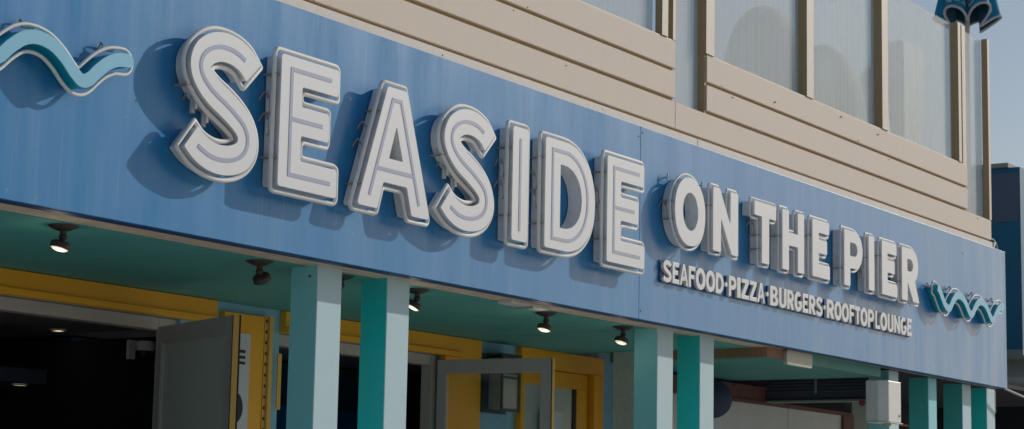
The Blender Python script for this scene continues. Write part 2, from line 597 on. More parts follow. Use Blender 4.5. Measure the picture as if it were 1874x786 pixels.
# frames of the openings
f1 = MB().box(6.9, 10.42, WY-0.055, WY-0.001, 2.872, ZC-0.004).box(6.9, 10.42, WY-0.085, WY-0.056, 2.872, 2.915)
f1.build('yellow_lintel', 'frame_yellow', wall, bevel=0.004)
f2 = MB().box(11.14, 13.60, WY-0.055, WY-0.001, 2.872, ZC-0.004).box(11.14, 13.30, WY-0.085, WY-0.056, 2.872, 2.912)
f2.box(13.10, 13.60, WY-0.05, WY-0.001, 0, 2.871)
f2.build('yellow_lintel', 'frame_yellow', wall, bevel=0.004)
MB().box(6.9, 9.95, WY+0.03, WY+0.13, 2.79, 2.871).box(9.951, 10.118, WY+0.03, WY+0.13, 2.79, 2.871).box(9.955, 10.118, WY+0.02, WY+0.06, 0, 2.789).build('door_frame', 'frame_grey', wall, bevel=0.003)
MB().box(11.15, 13.02, WY+0.03, WY+0.13, 2.79, 2.871).box(13.03, 13.09, WY+0.03, WY+0.13, 0, 2.871).build('door_frame', 'frame_grey', wall, bevel=0.003)
# third, fixed yellow door
d3 = MB()
d3.box(14.18, 15.50, WY-0.06, WY-0.002, 2.875, ZC-0.002)
d3.box(14.18, 14.235, WY-0.06, WY-0.002, 0, 2.874)
d3.box(15.30, 15.50, WY-0.06, WY-0.002, 0, 2.874)
d3.box(15.30, 15.40, WY-0.085, WY-0.061, 0, 2.874)
d3.build('yellow_frame', 'frame_yellow', wall, bevel=0.004)
yd = MB().box(14.236, 15.285, WY-0.03, WY+0.02, 2.735, 2.868).box(15.105, 15.285, WY-0.03, WY+0.02, 0, 2.734).box(14.236, 14.262, WY-0.03, WY+0.02, 0, 2.734)
ydo = yd.build('yellow_door', 'frame_yellow', wall, bevel=0.003)
MB().box(14.262, 15.105, WY-0.008, WY+0.002, 0, 2.735).build('door_glass', 'glass_dusty', ydo)
MB().box(15.06, 15.105, WY-0.02, WY-0.009, 0, 2.735).build('glazing_bead', 'rubber_black', ydo)
# soft, dark rooms behind the openings
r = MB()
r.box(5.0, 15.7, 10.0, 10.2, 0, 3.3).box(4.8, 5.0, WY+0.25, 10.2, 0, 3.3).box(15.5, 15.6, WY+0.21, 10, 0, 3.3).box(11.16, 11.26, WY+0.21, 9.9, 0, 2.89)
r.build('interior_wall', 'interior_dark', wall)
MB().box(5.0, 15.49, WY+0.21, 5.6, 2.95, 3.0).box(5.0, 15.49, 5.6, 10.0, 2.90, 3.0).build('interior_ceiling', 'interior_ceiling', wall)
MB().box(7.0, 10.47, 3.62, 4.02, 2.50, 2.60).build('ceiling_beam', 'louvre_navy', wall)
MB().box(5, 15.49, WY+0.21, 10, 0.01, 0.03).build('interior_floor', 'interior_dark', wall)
MB().box(11.27, 15.49, 4.2, 4.4, 0.1, 2.93).build('interior_partition', 'interior_blue', wall)
MB().box(13.6, 15.4, 4.10, 4.19, 0.8, 2.55).build('blue_board', 'screen_blue', wall)

for (lx, ly, z0, lab) in ((10.947, 4.016, 2.949, 'small round lit downlight in the dark room ceiling nearer the open door'),
                     (10.37, 3.78, 2.4995, 'lit round downlight deeper inside the dark room, lower in the photo')):
    dl = thing('downlight', lab, 'ceiling light', (lx, ly, z0), 'downlights in the dark room')
    MB().lathe([(0.06, 0), (0.06, -0.008), (0.045, -0.010)], (lx, ly, z0)).build('trim_ring', 'white_plastic', dl, smooth=True)
    MB().lathe([(0.044, -0.004), (0.001, -0.006)], (lx, ly, z0)).build('lens', 'downlight', dl)

# security camera just inside door one
sc = thing('security_camera', 'white dome security camera hanging from a bracket inside the open doorway', 'security camera', (10.62, 2.9, 2.80))
sx, sy = 10.60, 2.85
MB().box(sx-0.10, sx-0.035, sy, sy+0.03, 2.665, 2.80).build('bracket', 'poster_white', sc, bevel=0.004)
MB().lathe([(0.001, 2.80), (0.075, 2.80), (0.08, 2.76), (0.062, 2.735), (0.001, 2.735)], (sx+0.07, sy+0.02, 0)).build('housing', 'white_plastic', sc, smooth=True)
MB().lathe([(0.05, 2.734), (0.046, 2.705), (0.03, 2.685), (0.001, 2.678)], (sx+0.07, sy+0.02, 0)).build('dome', 'rubber_black', sc, smooth=True)

# ------------------------------------------------------------------ poster and yellow posts between the doors
pst = thing('wall_poster', 'white poster with three dark bars and a dark disc beside the first open door', 'poster', (10.7, 1.98, 2.3))
MB().box(10.58, 10.765, 1.972, 1.978, 1.6, 2.83).build('sheet', 'poster_white', pst)
MB().box(10.60, 10.712, 1.967, 1.9715, 2.695, 2.715).box(10.60, 10.712, 1.967, 1.9715, 2.655, 2.674).box(10.60, 10.712, 1.967, 1.9715, 2.617, 2.635).build('dark_bar', 'navy_ink', pst)
MB().prism([ell(10.60, 2.32, 0.105, 0.115, 0, 354, 40)], 1.967, 1.9715).build('dark_disc', 'navy_ink', pst)
yp = thing('yellow_pillar', 'yellow boxed pillar with a dotted metal strip between the two open doors', 'pillar', (10.85, 1.99, 0))
MB().box(10.50, 10.915, 1.98, WY-0.002, 0, 2.965).build('board', 'frame_yellow', yp, bevel=0.004)
MB().box(10.945, 10.985, 1.955, WY-0.002, 0, 2.97).box(10.9155, 10.9445, 1.974, WY-0.002, 0, 2.97).build('edge_strip', 'yellow_bright', yp)
st = MB()
z = 0.3
while z < 2.95:
    st.box(10.923, 10.938, 1.970, 1.9735, z, z+0.020); z += 0.075
st.build('perforation', 'rubber_black', yp)
ys = MB().box(11.045, 11.085, 1.955, 1.965, 2.33, 2.72)
tag(ys.build('yellow_plaque', 'yellow_bright'), 'narrow yellow upright board on the blue wall left of the first pair of posts', 'plaque')

# ------------------------------------------------------------------ door leaves
def door_leaf(hx, hy, ox, oy, ztop, label, glassmat, frame_w=0.075, rail=0.10, edge=True):
    t = thing('glass_door', label, 'door', (hx, hy, 0), 'grey doors standing open')
    h = Vector((hx, hy, 0)); o = Vector((ox, oy, 0))
    L = (o-h).length; u = (o-h)/L; n = Vector((-u.y, u.x, 0))
    if n.x > 0: n = -n          # n points to the camera side (-x)
    th = 0.045
    def bx(mb, a, b, z0, z1, t0=0.0, t1=th):
        mb.obox(h+u*a+Vector((0, 0, z0))-n*t0, u*(b-a), -n*(t1-t0), Vector((0, 0, z1-z0)))
    f = MB()
    bx(f, 0, frame_w, 0.02, ztop); bx(f, L-frame_w*1.25, L, 0.02, ztop)
    bx(f, frame_w, L-frame_w*1.25, ztop-rail, ztop); bx(f, frame_w, L-frame_w*1.25, 0.02, 0.27)
    f.build('frame', 'door_grey', t, bevel=0.003)
    g = MB(); bx(g, frame_w-0.005, L-frame_w*1.25+0.005, 0.26, ztop-rail+0.005, 0.018, 0.026)
    g.build('glass', glassmat, t)
    b = MB(); bx(b, frame_w, frame_w+0.012, 0.28, ztop-rail, 0.004, 0.016); bx(b, frame_w+0.012, L-frame_w*1.25, ztop-rail-0.010, ztop-rail-0.0005, 0.004, 0.016)
    b.build('glazing_bead', 'frame_grey', t)
    e = MB(); bx(e, L+0.0005, L+0.006, 0.02, ztop, -0.006, th+0.004)
    e.build('edge_seal', 'rubber_black', t)
    e = MB(); bx(e, L+0.0065, L+0.013, 0.02, ztop, -0.004, th-0.012)
    e.build('edge_trim', 'yellow_bright', t)
    k = MB(); bx(k, L-0.065, L-0.03, 1.0, 1.22, -0.05, -0.035); bx(k, L-0.055, L-0.04, 1.02, 1.04, -0.036, -0.0005); bx(k, L-0.055, L-0.04, 1.18, 1.2, -0.036, -0.0005)
    k.build('handle', 'steel_bolt', t, bevel=0.003)
    return t

door_leaf(9.87, 2.0, 9.45, 0.985, 2.80, 'grey framed door with dusty dark glass standing open at the far left doorway', 'glass_dusty', rail=0.105)
door_leaf(13.02, 2.0, 13.16, 1.035, 2.83, 'grey framed door with clear glass standing open right of the first pair of posts', 'glass_clear', rail=0.10)

# wall lamp between door two and the third door
wl = thing('wall_lamp', 'rectangular wall lantern with frosted panes and dark frame, seen through the open door', 'wall lamp', (13.8, WY, 2.7))
MB().box(13.63, 13.99, WY-0.04, WY-0.001, 2.46, 2.93).build('back_plate', 'sconce_dark', wl, bevel=0.004)
MB().box(13.72, 13.97, WY-0.17, WY-0.041, 2.49, 2.90).build('pane', 'sconce_glass', wl, bevel=0.008)
c = MB()
for x in (13.705, 13.958): c.box(x, x+0.02, WY-0.185, WY-0.171, 2.47, 2.92)
for z in (2.47, 2.735, 2.775, 2.90): c.box(13.7255, 13.9575, WY-0.183, WY-0.171, z, z+0.018)
c.box(13.69, 13.99, WY-0.19, WY-0.0405, 2.921, 2.935)
c.build('cage', 'sconce_dark', wl)
# white box standing behind the third door's glass
tag(MB().box(14.50, 14.72, WY-0.14, WY-0.035, 1.9, 2.52).build('leaflet_box', 'poster_white', bevel=0.006), 'pale upright box in front of the dark glass of the third door', 'box')

# ------------------------------------------------------------------ porch ceiling, soffits, right hand alcove
MB().box(-2, 14.965, 0.255, WY, ZC, ZC+0.09).build('porch_ceiling', 'ceiling_teal', kind='structure')
MB().box(-2, 14.965, 0.119, 0.2545, ZC+0.004, ZC+0.06).build('soffit_board', 'soffit_wood', kind='structure')
MB().box(14.967, 14.995, 0.121, 1.33, 2.955, ZC+0.09).box(14.967, 15.262, 0.1192, 0.1208, 2.953, ZC+0.09).build('ceiling_step', 'rust_brown', kind='structure')
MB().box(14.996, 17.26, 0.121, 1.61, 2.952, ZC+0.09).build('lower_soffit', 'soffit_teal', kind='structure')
tag(MB().box(14.935, 15.30, 1.335, 1.54, 0, ZC-0.001).build('plaster_pier', 'tan_plaster'), 'grey tan plaster pier just left of the middle pair of posts', 'pier')
al = thing('side_entrance_wall', 'recessed side entrance with white panels under a brown header, right of the second pair of posts', 'wall', (17.2, 1.6, 0))
MB().box(15.9, 18.46, 1.62, 1.66, 0, 2.762).build('white_panel', 'panel_white', al)
MB().box(18.475, 19.73, 1.62, 1.66, 0, 2.762).build('white_panel', 'panel_white', al)
hb = MB().box(15.9, 17.885, 1.575, 1.68, 2.763, 2.925).box(17.886, 19.99, 1.60, 1.68, 2.763, 2.80)
hb.box(19.735, 19.99, 1.59, 1.68, 0, 2.762)
hb.build('brown_header', 'header_brown', al)
MB().box(17.2, 17.88, 1.555, 1.5745, 2.895, 2.925).box(17.2, 17.885, 1.560, 1.5745, 2.775, 2.79).build('moulding', 'header_brown', al)
MB().box(20.0, 20.7, 1.62, 1.70, 0, 3.0).build('grey_pier', 'grey_green', al)
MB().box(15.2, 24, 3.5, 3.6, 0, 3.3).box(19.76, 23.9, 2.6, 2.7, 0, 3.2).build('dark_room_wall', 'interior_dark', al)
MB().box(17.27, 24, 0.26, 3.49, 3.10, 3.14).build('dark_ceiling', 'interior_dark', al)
MB().box(19.8, 23.8, 2.56, 2.595, 2.86, 2.885).build('red_rail', 'red_strip', al)
lv = thing('shutter_housing', 'dark ribbed roller shutter housing running back under the teal soffit', 'shutter', (17.9, 1.0, 2.8))
MB().box(17.90, 18.05, 0.30, 1.56, 2.80, 3.09).build('casing', 'louvre_navy', lv)
s = MB()
for k in range(7):
    s.box(17.875, 17.899, 0.30, 1.56, 2.872+k*0.030, 2.872+k*0.030+0.020)
s.build('slat', 'louvre_navy', lv)
MB().box(17.86, 18.02, 0.30, 1.56, 2.783, 2.7995).build('bottom_rail', 'grey_green', lv)
MB().box(17.865, 17.8745, 1.03, 1.055, 2.86, 3.08).build('bracket', 'grey_green', lv)
# round navy fitting
rd = thing('round_speaker', 'dark navy round dish hanging just right of the second pair of posts', 'speaker', (16.12, 1.2, 2.7))
ax = Vector((-0.75, -0.66, 0)).normalized()
MB().lathe([(0.001, 0.05), (0.06, 0.047), (0.13, 0.03), (0.168, 0.0), (0.17, -0.03), (0.13, -0.09), (0.001, -0.11)], (16.10, 1.2, 2.705), ax, 40).build('dish', 'navy_disc', rd, smooth=True)
MB().box(16.115, 16.145, 1.25, 1.275, 2.80, 2.951).build('hanger', 'navy_disc', rd)
# cream box lamp under the soffit
cb = thing('exit_box', 'cream box with rounded corners hanging below the fascia between the two groups of posts', 'box', (15.9, 0.3, 3.0))
MB().prism([fillet(ccw([(15.26, 2.915), (15.75, 2.915), (15.75, 3.037), (15.26, 3.037)]), 0.03)], 0.085, 0.1195).build('cover', 'cream_box', cb, bevel=0.006)
# fix: keep cover clear of the soffit
# ------------------------------------------------------------------ porch posts
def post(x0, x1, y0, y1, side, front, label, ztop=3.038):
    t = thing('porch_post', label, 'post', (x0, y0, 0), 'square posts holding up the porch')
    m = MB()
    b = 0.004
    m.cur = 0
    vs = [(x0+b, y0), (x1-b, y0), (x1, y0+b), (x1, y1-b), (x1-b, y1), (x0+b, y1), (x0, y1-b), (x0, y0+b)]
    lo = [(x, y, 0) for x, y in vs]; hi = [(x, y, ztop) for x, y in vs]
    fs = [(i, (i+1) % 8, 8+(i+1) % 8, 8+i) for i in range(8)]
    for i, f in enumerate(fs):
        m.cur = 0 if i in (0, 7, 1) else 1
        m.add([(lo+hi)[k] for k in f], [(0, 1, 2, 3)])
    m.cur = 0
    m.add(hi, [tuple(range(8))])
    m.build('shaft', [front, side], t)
    bb = MB().box(x0-0.02, x1+0.02, y0-0.02, y1+0.02, 0, 0.18)
    bb.build('base', front, t, bevel=0.006)
    return t

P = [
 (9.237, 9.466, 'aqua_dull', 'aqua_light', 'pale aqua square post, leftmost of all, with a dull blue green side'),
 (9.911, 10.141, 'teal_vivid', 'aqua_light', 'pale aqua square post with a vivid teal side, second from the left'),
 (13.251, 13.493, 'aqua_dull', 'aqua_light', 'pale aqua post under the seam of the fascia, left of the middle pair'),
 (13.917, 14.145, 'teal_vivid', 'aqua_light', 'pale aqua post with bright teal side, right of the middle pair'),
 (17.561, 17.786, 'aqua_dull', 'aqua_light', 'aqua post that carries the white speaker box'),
 (18.508, 18.715, 'teal_deep', 'aqua_dull', 'dark teal post right of the white speaker box, its front in a duller painted shade tone'),  # duller front colour stands in for the shade on this face
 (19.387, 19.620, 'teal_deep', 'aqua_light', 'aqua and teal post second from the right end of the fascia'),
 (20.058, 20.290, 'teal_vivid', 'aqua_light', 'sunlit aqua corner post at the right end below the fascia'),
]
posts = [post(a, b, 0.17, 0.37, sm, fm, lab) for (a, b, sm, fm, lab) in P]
(MB().cyl((9.236, 0.225, 2.972), (9.230, 0.225, 2.972), 0.008, 10).build('bolt_head', 'rust_screw', posts[0]))

# speaker on the fifth post
sp = thing('white_speaker', 'white weatherproof speaker box strapped to the aqua post near the right end', 'speaker', (17.4, 0.1, 2.7))
prof = [(17.23, 0.255), (17.23, 0.135), (17.30, 0.062), (17.575, 0.058), (17.578, 0.168), (17.555, 0.168), (17.555, 0.255)]
def vprism(prof, z0, z1):
    m = MB(); n = len(prof)
    if area(prof) < 0: prof = prof[::-1]
    vs = [(x, y, z0) for x, y in prof]+[(x, y, z1) for x, y in prof]
    fs = [tuple(range(n))[::-1], tuple(range(n, 2*n))]+[(i, (i+1) % n, n+(i+1) % n, n+i) for i in range(n)]
    return m.add(vs, fs)
vprism(prof, 2.555, 2.925).build('body', 'white_plastic', sp, bevel=0.008)
vprism([(17.22, 0.25), (17.22, 0.13), (17.295, 0.05), (17.585, 0.046), (17.585, 0.168), (17.553, 0.169), (17.553, 0.25)], 2.545, 2.553).build('bottom_cap', 'white_plastic', sp)
MB().cyl((17.40, 0.12, 2.545), (17.40, 0.12, 2.522), 0.035).build('cable_gland', 'cream_box', sp, smooth=True)
MB().cyl((17.40, 0.12, 2.926), (17.40, 0.12, 2.94), 0.03).build('cable_gland', 'cream_box', sp, smooth=True)
MB().cyl((17.53, 0.058, 2.615), (17.53, 0.053, 2.615), 0.010).build('screw', 'rubber_black', sp)
tag(MB().cyl((17.20, 0.27, 2.72), (17.18, 0.27, 2.72), 0.03, 20).build('alarm_light', 'red_strip'), 'small dark red round lamp at the left edge of the white speaker box', 'lamp')
# conduit at corner post
tag(MB().cyl((20.315, 0.19, 2.80), (20.315, 0.19, 3.03), 0.018, 14).build('conduit', 'cream_box', smooth=True), 'short cream conduit beside the sunlit corner post', 'pipe')

# ------------------------------------------------------------------ spotlights under the soffit
def spotlight(x, y, label, tilt=(-0.20, 0.13, -0.97), lit=True, power=0.6):
    t = thing('spotlight', label, 'spotlight', (x, y, ZC), 'small black spotlights under the porch ceiling')
    MB().lathe([(0.0, -0.001), (0.078, -0.001), (0.074, -0.008), (0.035, -0.026), (0.0, -0.028)], (x, y, ZC), seg=32).build('base', 'lamp_black', t, smooth=True)
    n = Vector(tilt).normalized()
    j = Vector((x, y, ZC-0.060))
    MB().cyl((x, y, ZC-0.024), j, 0.017, 16).lathe([(0.001, -0.022), (0.017, -0.014), (0.023, 0), (0.017, 0.014), (0.001, 0.022)], j).build('arm', 'lamp_black', t, smooth=True)
    k = j + n*0.022
    MB().cyl(j, k, 0.016, 14).lathe([(0.0, 0.0), (0.040, 0.002), (0.049, 0.009), (0.052, 0.016), (0.052, 0.040), (0.047, 0.041), (0.045, 0.036)], k, n, 36).build('head', 'lamp_black', t, smooth=True)
    MB().lathe([(0.0455, 0.037), (0.042, 0.043), (0.030, 0.049), (0.0, 0.053)], k, n, 32).build('lens', 'lamp_lens' if lit else 'rubber_black', t, smooth=True)
    if lit:
        ld = bpy.data.lights.new('lamp_light', 'POINT')
        ld.energy = power; ld.color = (1.0, 0.86, 0.66); ld.shadow_soft_size = 0.03
        lo_ = bpy.data.objects.new('lamp_light', ld)
        COL.objects.link(lo_)
        lo_.location = k+n*0.10
        lo_.parent = t; lo_.matrix_parent_inverse = t.matrix_world.inverted()
    return t

spotlight(7.385, 0.345, 'lit black spotlight on the teal ceiling, leftmost of the row')
spotlight(8.925, 0.345, 'black spotlight turned away, just left of the leftmost post', (0.55, 0.10, -0.75), False)
spotlight(9.68, 0.345, 'black spotlight hidden between the first two posts', (-0.9, 0.35, -0.3), False)
spotlight(10.46, 0.345, 'black spotlight right of the second post, its lens just lit', (-0.30, 0.34, -0.88))
spotlight(11.985, 0.345, 'lit black spotlight beside the small metal ceiling box')
spotlight(13.045, 0.345, 'lit black spotlight at the left side of the middle posts', (-0.26, 0.12, -0.94), power=0.25)

for jx in (6.0, 8.44, 10.88, 13.32):
    MB().box(jx, jx+0.006, 0.26, 2.0, ZC-0.0015, ZC-0.0002).build('ceiling_joint', 'teal_deep', kind='structure')
# metal junction tray in the soffit
jt = thing('ceiling_bracket', 'worn pale metal bracket box under the fascia edge left of the lit spotlight', 'bracket', (11.5, 0.2, 3.03))
MB().box(11.22, 11.70, 0.13, 0.24, 3.012, 3.035).build('tray', 'sleeve', jt, bevel=0.003)
MB().box(11.44, 11.47, 0.12, 0.25, 3.0, 3.0115).build('strap', 'dark_clip', jt)

# ------------------------------------------------------------------ sign fascia
fa = thing('sign_fascia', 'long blue painted sign fascia with chalky streaks running across the porch front', 'signboard', (12.6, 0, ZB))
MB().box(-2, 12.6715, 0.0, 0.09, ZB, ZT).build('panel', 'fascia_blue', fa, bevel=0.002)
MB().box(12.6755, 20.19, 0.0, 0.09, ZB, ZT).build('panel', 'fascia_blue', fa, bevel=0.002)
MB().box(-2, 20.18, 0.02, 0.088, ZB-0.004, ZB-0.0005).build('bottom_edge', 'fascia_edge', fa)
MB().box(-2, 20.175, 0.0905, 0.118, ZB-0.002, ZT-0.005).build('backing', 'soffit_wood', fa)
for (x, z) in ((12.70, 4.395), (12.70, 3.10), (12.645, 4.36), (19.0, 4.28), (6.95, 4.30)):
    MB().cyl((x, 0.0, z), (x, -0.003, z), 0.006, 10).build('screw', 'rust_screw', fa)
MB().box(20.191, 20.215, 0.03, 0.09, 4.15, 4.36).build('side_plate', 'flashing', fa, bevel=0.003)

# ------------------------------------------------------------------ parapet siding
SY = 0.02
pa = thing('terrace_parapet', 'beige horizontal board parapet of the roof terrace above the blue fascia', 'parapet', (12, SY, ZT))
XR = 19.86
# flashing strip just above the fascia, in lengths
xs = [-2, 3.4, 6.3, 8.95, 13.56, 16.4, 19.86]
for i in range(len(xs)-1):
    MB().box(xs[i]+0.001, xs[i+1]-0.001, 0.008+0.002*(i % 2), 0.10, ZT-0.02*0+0.001, 4.497).build('flashing', 'flashing', pa, bevel=0.002)
def board(x0, x1, z0, z1, y0=SY):
    m = MB().box(x0, x1, y0, y0+0.03, z0+0.021, z1)
    m.build('board', 'siding', pa, bevel=0.004)
GR = ((4.505, 4.725), (4.727, 4.952), (4.954, 5.178))
for (a, b) in ((-2, 3.3), (3.304, 8.93), (8.934, 13.222), (13.225, XR)):
    board(a, b, 4.500, 4.722)
for (a, b) in ((-2, 6.1), (6.104, 13.222)):
    board(a, b, 4.728, 4.950); board(a, b, 4.955, 5.175)
board(13.722, 19.215, 4.728, 4.950); board(13.722, 19.215, 4.955, 5.175)
MB().box(-2, XR-0.004, SY+0.022, SY+0.06, 4.45, 4.715).box(-2, 13.215, SY+0.022, SY+0.06, 4.7155, 5.165).box(13.73, 19.21, SY+0.022, SY+0.06, 4.7155, 5.165).build('backing', 'siding_dark', pa)
for zb in (4.69, 4.93, 4.99):
    xx = -0.2 if zb > 4.72 else 0.4
    while xx < 19.6:
        xx += 2.87+random.uniform(-0.3, 0.3)
        if zb > 4.72 and (13.15 < xx < 13.78 or xx > 19.15): continue
        if 8.0 < xx: MB().cyl((xx+random.uniform(-0.03, 0.03), SY+0.001, zb), (xx, SY-0.0015, zb), 0.0042, 8).build('nail', 'siding_dark', pa)
# end return of the siding (faces +x) and cap rail
MB().box(XR-0.03, XR, SY+0.031, 2.6, 4.45, 4.72).build('end_board', 'siding', pa)
MB().box(-2, 13.216, SY+0.004, SY+0.09, 5.1755, 5.192).box(13.726, 19.211, SY+0.004, SY+0.09, 5.1755, 5.192).build('sill', 'post_beige', pa, bevel=0.002)
m = MB()
for (x, z) in ((12.15, 4.47), (10.2, 4.46), (14.9, 5.03), (17.0, 5.12), (16.2, 5.14), (15.2, 4.46), (18.3, 4.475), (19.5, 4.47), (19.65, 4.465)):
    MB().cyl((x, SY+0.001, z), (x, SY-0.010, z), 0.006, 10).build('nail', 'rust_screw', pa)
# terrace floor slab
tf = MB().box(-2, 19.82, 0.125, 9.0, 4.30, 4.42)
tf.build('terrace_floor', 'terrace_floor', kind='structure')

# ------------------------------------------------------------------ wind screen posts and panes
ws = thing('wind_screen', 'glass wind screen of seven salt hazed panes between beige posts along the roof terrace', 'wind screen', (13, 0.05, 5.19))
def screen_post(x0, x1, z0, label, y0=0.015, dep=0.11, zt=6.60, groove=False):
    m = MB(); m.cur = 0
    vs = [(x0, y0), (x1, y0), (x1, y0+dep), (x0, y0+dep)]
    lo = [(x, y, z0) for x, y in vs]; hi = [(x, y, zt) for x, y in vs]
    for i in range(4):
        j = (i+1) % 4
        m.cur = 0 if i == 0 else 1
        m.add([lo[i], lo[j], hi[j], hi[i]], [(0, 1, 2, 3)])
    m.cur = 0; m.add(hi, [(0, 1, 2, 3)])
    t = m.build('screen_post', ['post_beige', 'post_shaded_side'], ws)
    return t

# x of the visible front (beige) faces
screen_post(13.005, 13.095, 5.193, 'narrow beige screen post left of the slim gap pane, next to its mate', dep=0.06)
screen_post(13.180, 13.222, 5.193, 'screen post with sides painted in shade brown at the left side of the slim gap pane', y0=0.02, dep=0.12, groove=True)
screen_post(13.700, 13.835, 5.193, 'beige screen post right of the slim gap pane')
screen_post(15.505, 15.640, 5.193, 'beige screen post with a rusty knot, between the two wide panes')
screen_post(17.100, 17.235, 5.193, 'beige screen post left of the last wide pane')
screen_post(18.990, 19.060, 5.193, 'beige screen post right of the last wide pane, first of the double post', dep=0.09)
screen_post(19.130, 19.215, 5.193, 'screen post with sides painted in shade brown beside the double post near the corner', y0=0.03, dep=0.12, groove=True)
screen_post(19.805, XR, 4.724, 'beige corner post at the right end of the wind screen', dep=0.065)
# the left side leg of the slim gap pane goes down to the lower board
MB().box(13.702, 13.7205, 0.03, 0.125, 4.724, 5.192).build('jamb_strip', 'post_shaded_side', pa)

def pane(x0, x1, z0, z1, label, y=0.085):
    MB().box(x0, x1, y, y+0.012, z0, z1).build('glass_pane', 'glass_salted', ws)
pane(9.4, 12.98, 5.10, 6.59, 'streaky glass pane at the left end of the wind screen in view')
pane(5.4, 9.36, 5.10, 6.59, 'glass pane left of the picture edge in the wind screen')
pane(13.226, 13.69, 4.726, 6.59, 'slim tall hazy pane reaching down between the siding boards')
pane(13.84, 15.48, 5.10, 6.59, 'wide hazy pane with a pale rounded shape behind it')
pane(15.645, 17.07, 5.10, 6.59, 'wide hazy pane second left of the corner')
pane(17.24, 18.965, 5.10, 6.59, 'tall hazy pane left of the double post near the corner')
pane(19.218, 19.803, 4.726, 6.59, 'narrow tall hazy pane at the right corner of the wind screen')

# generic pale shapes added for the unidentified blurs behind the panes
def covered(x, y, w, d, h, label):
    m = MB(); prof = []
    for k in range(13):
        a = math.pi/2*k/12
        prof.append((math.cos(a)**0.8, math.sin(a)))
    vs = []; n = 28; rows = [(1.0, 0.0)] + [(1.0, 0.45)] + [(p[0], 0.45+0.55*p[1]) for p in prof[1:]]
    for (r_, hh) in rows:
        for k in range(n):
            a = 2*math.pi*k/n
            rr = max(r_, 0.01)*(1+0.02*math.sin(5*a))
            vs.append((x+w*0.5*rr*math.cos(a), y+d*0.5*rr*math.sin(a), 4.42+h*hh))
    fs = []
    for i in range(len(rows)-1):
        for k in range(n):
            k2 = (k+1) % n
            fs.append((i*n+k, i*n+k2, (i+1)*n+k2, (i+1)*n+k))
    m.add(vs, fs)
    tag(m.build('covered_shape', 'pale_cover', smooth=True), label, 'covered chair', 'pale covered furniture on the terrace')
covered(15.95, 0.62, 0.95, 0.8, 1.72, 'pale round topped shape behind the first wide pane')
covered(17.45, 0.75, 0.85, 0.8, 1.70, 'pale round topped shape behind the second wide pane')
covered(18.75, 0.85, 0.42, 0.4, 1.75, 'slim pale rounded shape behind the last wide pane')
tag(MB().box(18.2, 18.75, 1.15, 1.5, 4.42, 6.12).build('square_shape', 'pale_cover', bevel=0.02), 'pale square shape behind the second wide pane', 'screen')
tag(MB().box(20.05-1.0, 20.6-1.0, 0.62, 0.95, 4.42, 6.50).build('heater_column', 'pale_cover', bevel=0.02), 'pale upright column behind the last wide pane', 'column')

# ------------------------------------------------------------------ letters of the sign
LY = -0.115
GAP = -0.006

def channel_letter(name_label, outer, holes, stripes, x_off=0.0, rr=0.018, tube_off=0.031, tube_r=0.0132, big=True, tube_line=None, group=None, tube_rr=0.032, hardware=None):
    outer = [(x+x_off, z) for x, z in outer]; outer = ccw(outer)
    holes = [[(x+x_off, z) for x, z in h] for h in holes]
    cx = sum(p[0] for p in outer)/len(outer); zmin = min(p[1] for p in outer)
    t = thing('channel_letter', name_label, 'sign letter', (cx, 0, zmin), group)
    o2 = fillet(outer, rr) if rr else outer
    h2 = [fillet(ccw(h), 0.006) for h in holes]
    MB().prism([o2]+h2, LY+0.008, GAP, caps=(False, True)).build('return', 'letter_return', t, smooth=True)
    face_o = offset(o2, 0.0025)
    face_h = [h for h in h2]
    MB().prism([face_o]+face_h, LY, LY+0.0078).build('face', 'letter_face', t, bevel=0.0015)
    if stripes:
        m = MB()
        for sln in stripes:
            m.prism([ribbon([(x+x_off, z) for x, z in sln], 0.0115)], LY-0.0022, LY-0.0003, caps=(True, False))
        m.build('inline_stripe', 'inline_paint', t)
    # neon tube running round the letter
    ty = -0.085
    if tube_line is not None:
        tl = [(x+x_off, z) for x, z in tube_line]
    else:
        tl = fillet(offset(outer, tube_off), tube_rr, 6)
    MB().tube([(x, ty+0.003*math.sin(i*0.37), z) for i, (x, z) in enumerate(tl)], tube_r, closed=True, seg=10).build('neon_tube', 'neon_glass', t, smooth=True)
    # clips and electrode sleeves down the left side
    if hardware:
        for (hx, hz, kind) in hardware:
            hx += x_off
            if kind == 'clip':
                cl = MB().box(hx-0.034, hx+0.003, -0.104, -0.010, hz-0.003, hz+0.003)
                cl.build('tube_clip', 'dark_clip', t)
            else:
                L = 0.080 if big else 0.055
                MB().cyl((hx-0.016, -0.040, hz-L), (hx-0.016, -0.040, hz), 0.014 if big else 0.011, 12).build('electrode_sleeve', 'sleeve', t, smooth=True)
                MB().cyl((hx-0.018, -0.066, hz-L*0.75), (hx-0.020, -0.068, hz+0.03), 0.0095, 10).build('tube_end', 'neon_glass', t, smooth=True)
                MB().tube(catmull3([(hx-0.018, -0.040, hz-0.005), (hx-0.030, -0.034, hz+0.035), (hx-0.043, -0.018, hz+0.020), (hx-0.047, -0.002, hz-0.010)]), 0.0045, seg=6).build('wire', 'dark_clip', t, smooth=True)
    return t

def catmull3(P, sub=6):
    P = [Vector(p) for p in P]; out = []
    for i in range(len(P)-1):
        p0 = P[max(i-1, 0)]; p1 = P[i]; p2 = P[i+1]; p3 = P[min(i+2, len(P)-1)]
        for k in range(sub):
            t = k/sub
            out.append(0.5*((2*p1)+(p2-p0)*t+(2*p0-5*p1+4*p2-p3)*t*t+(3*p1-p0-3*p2+p3)*t**3))
    out.append(P[-1])
    return out

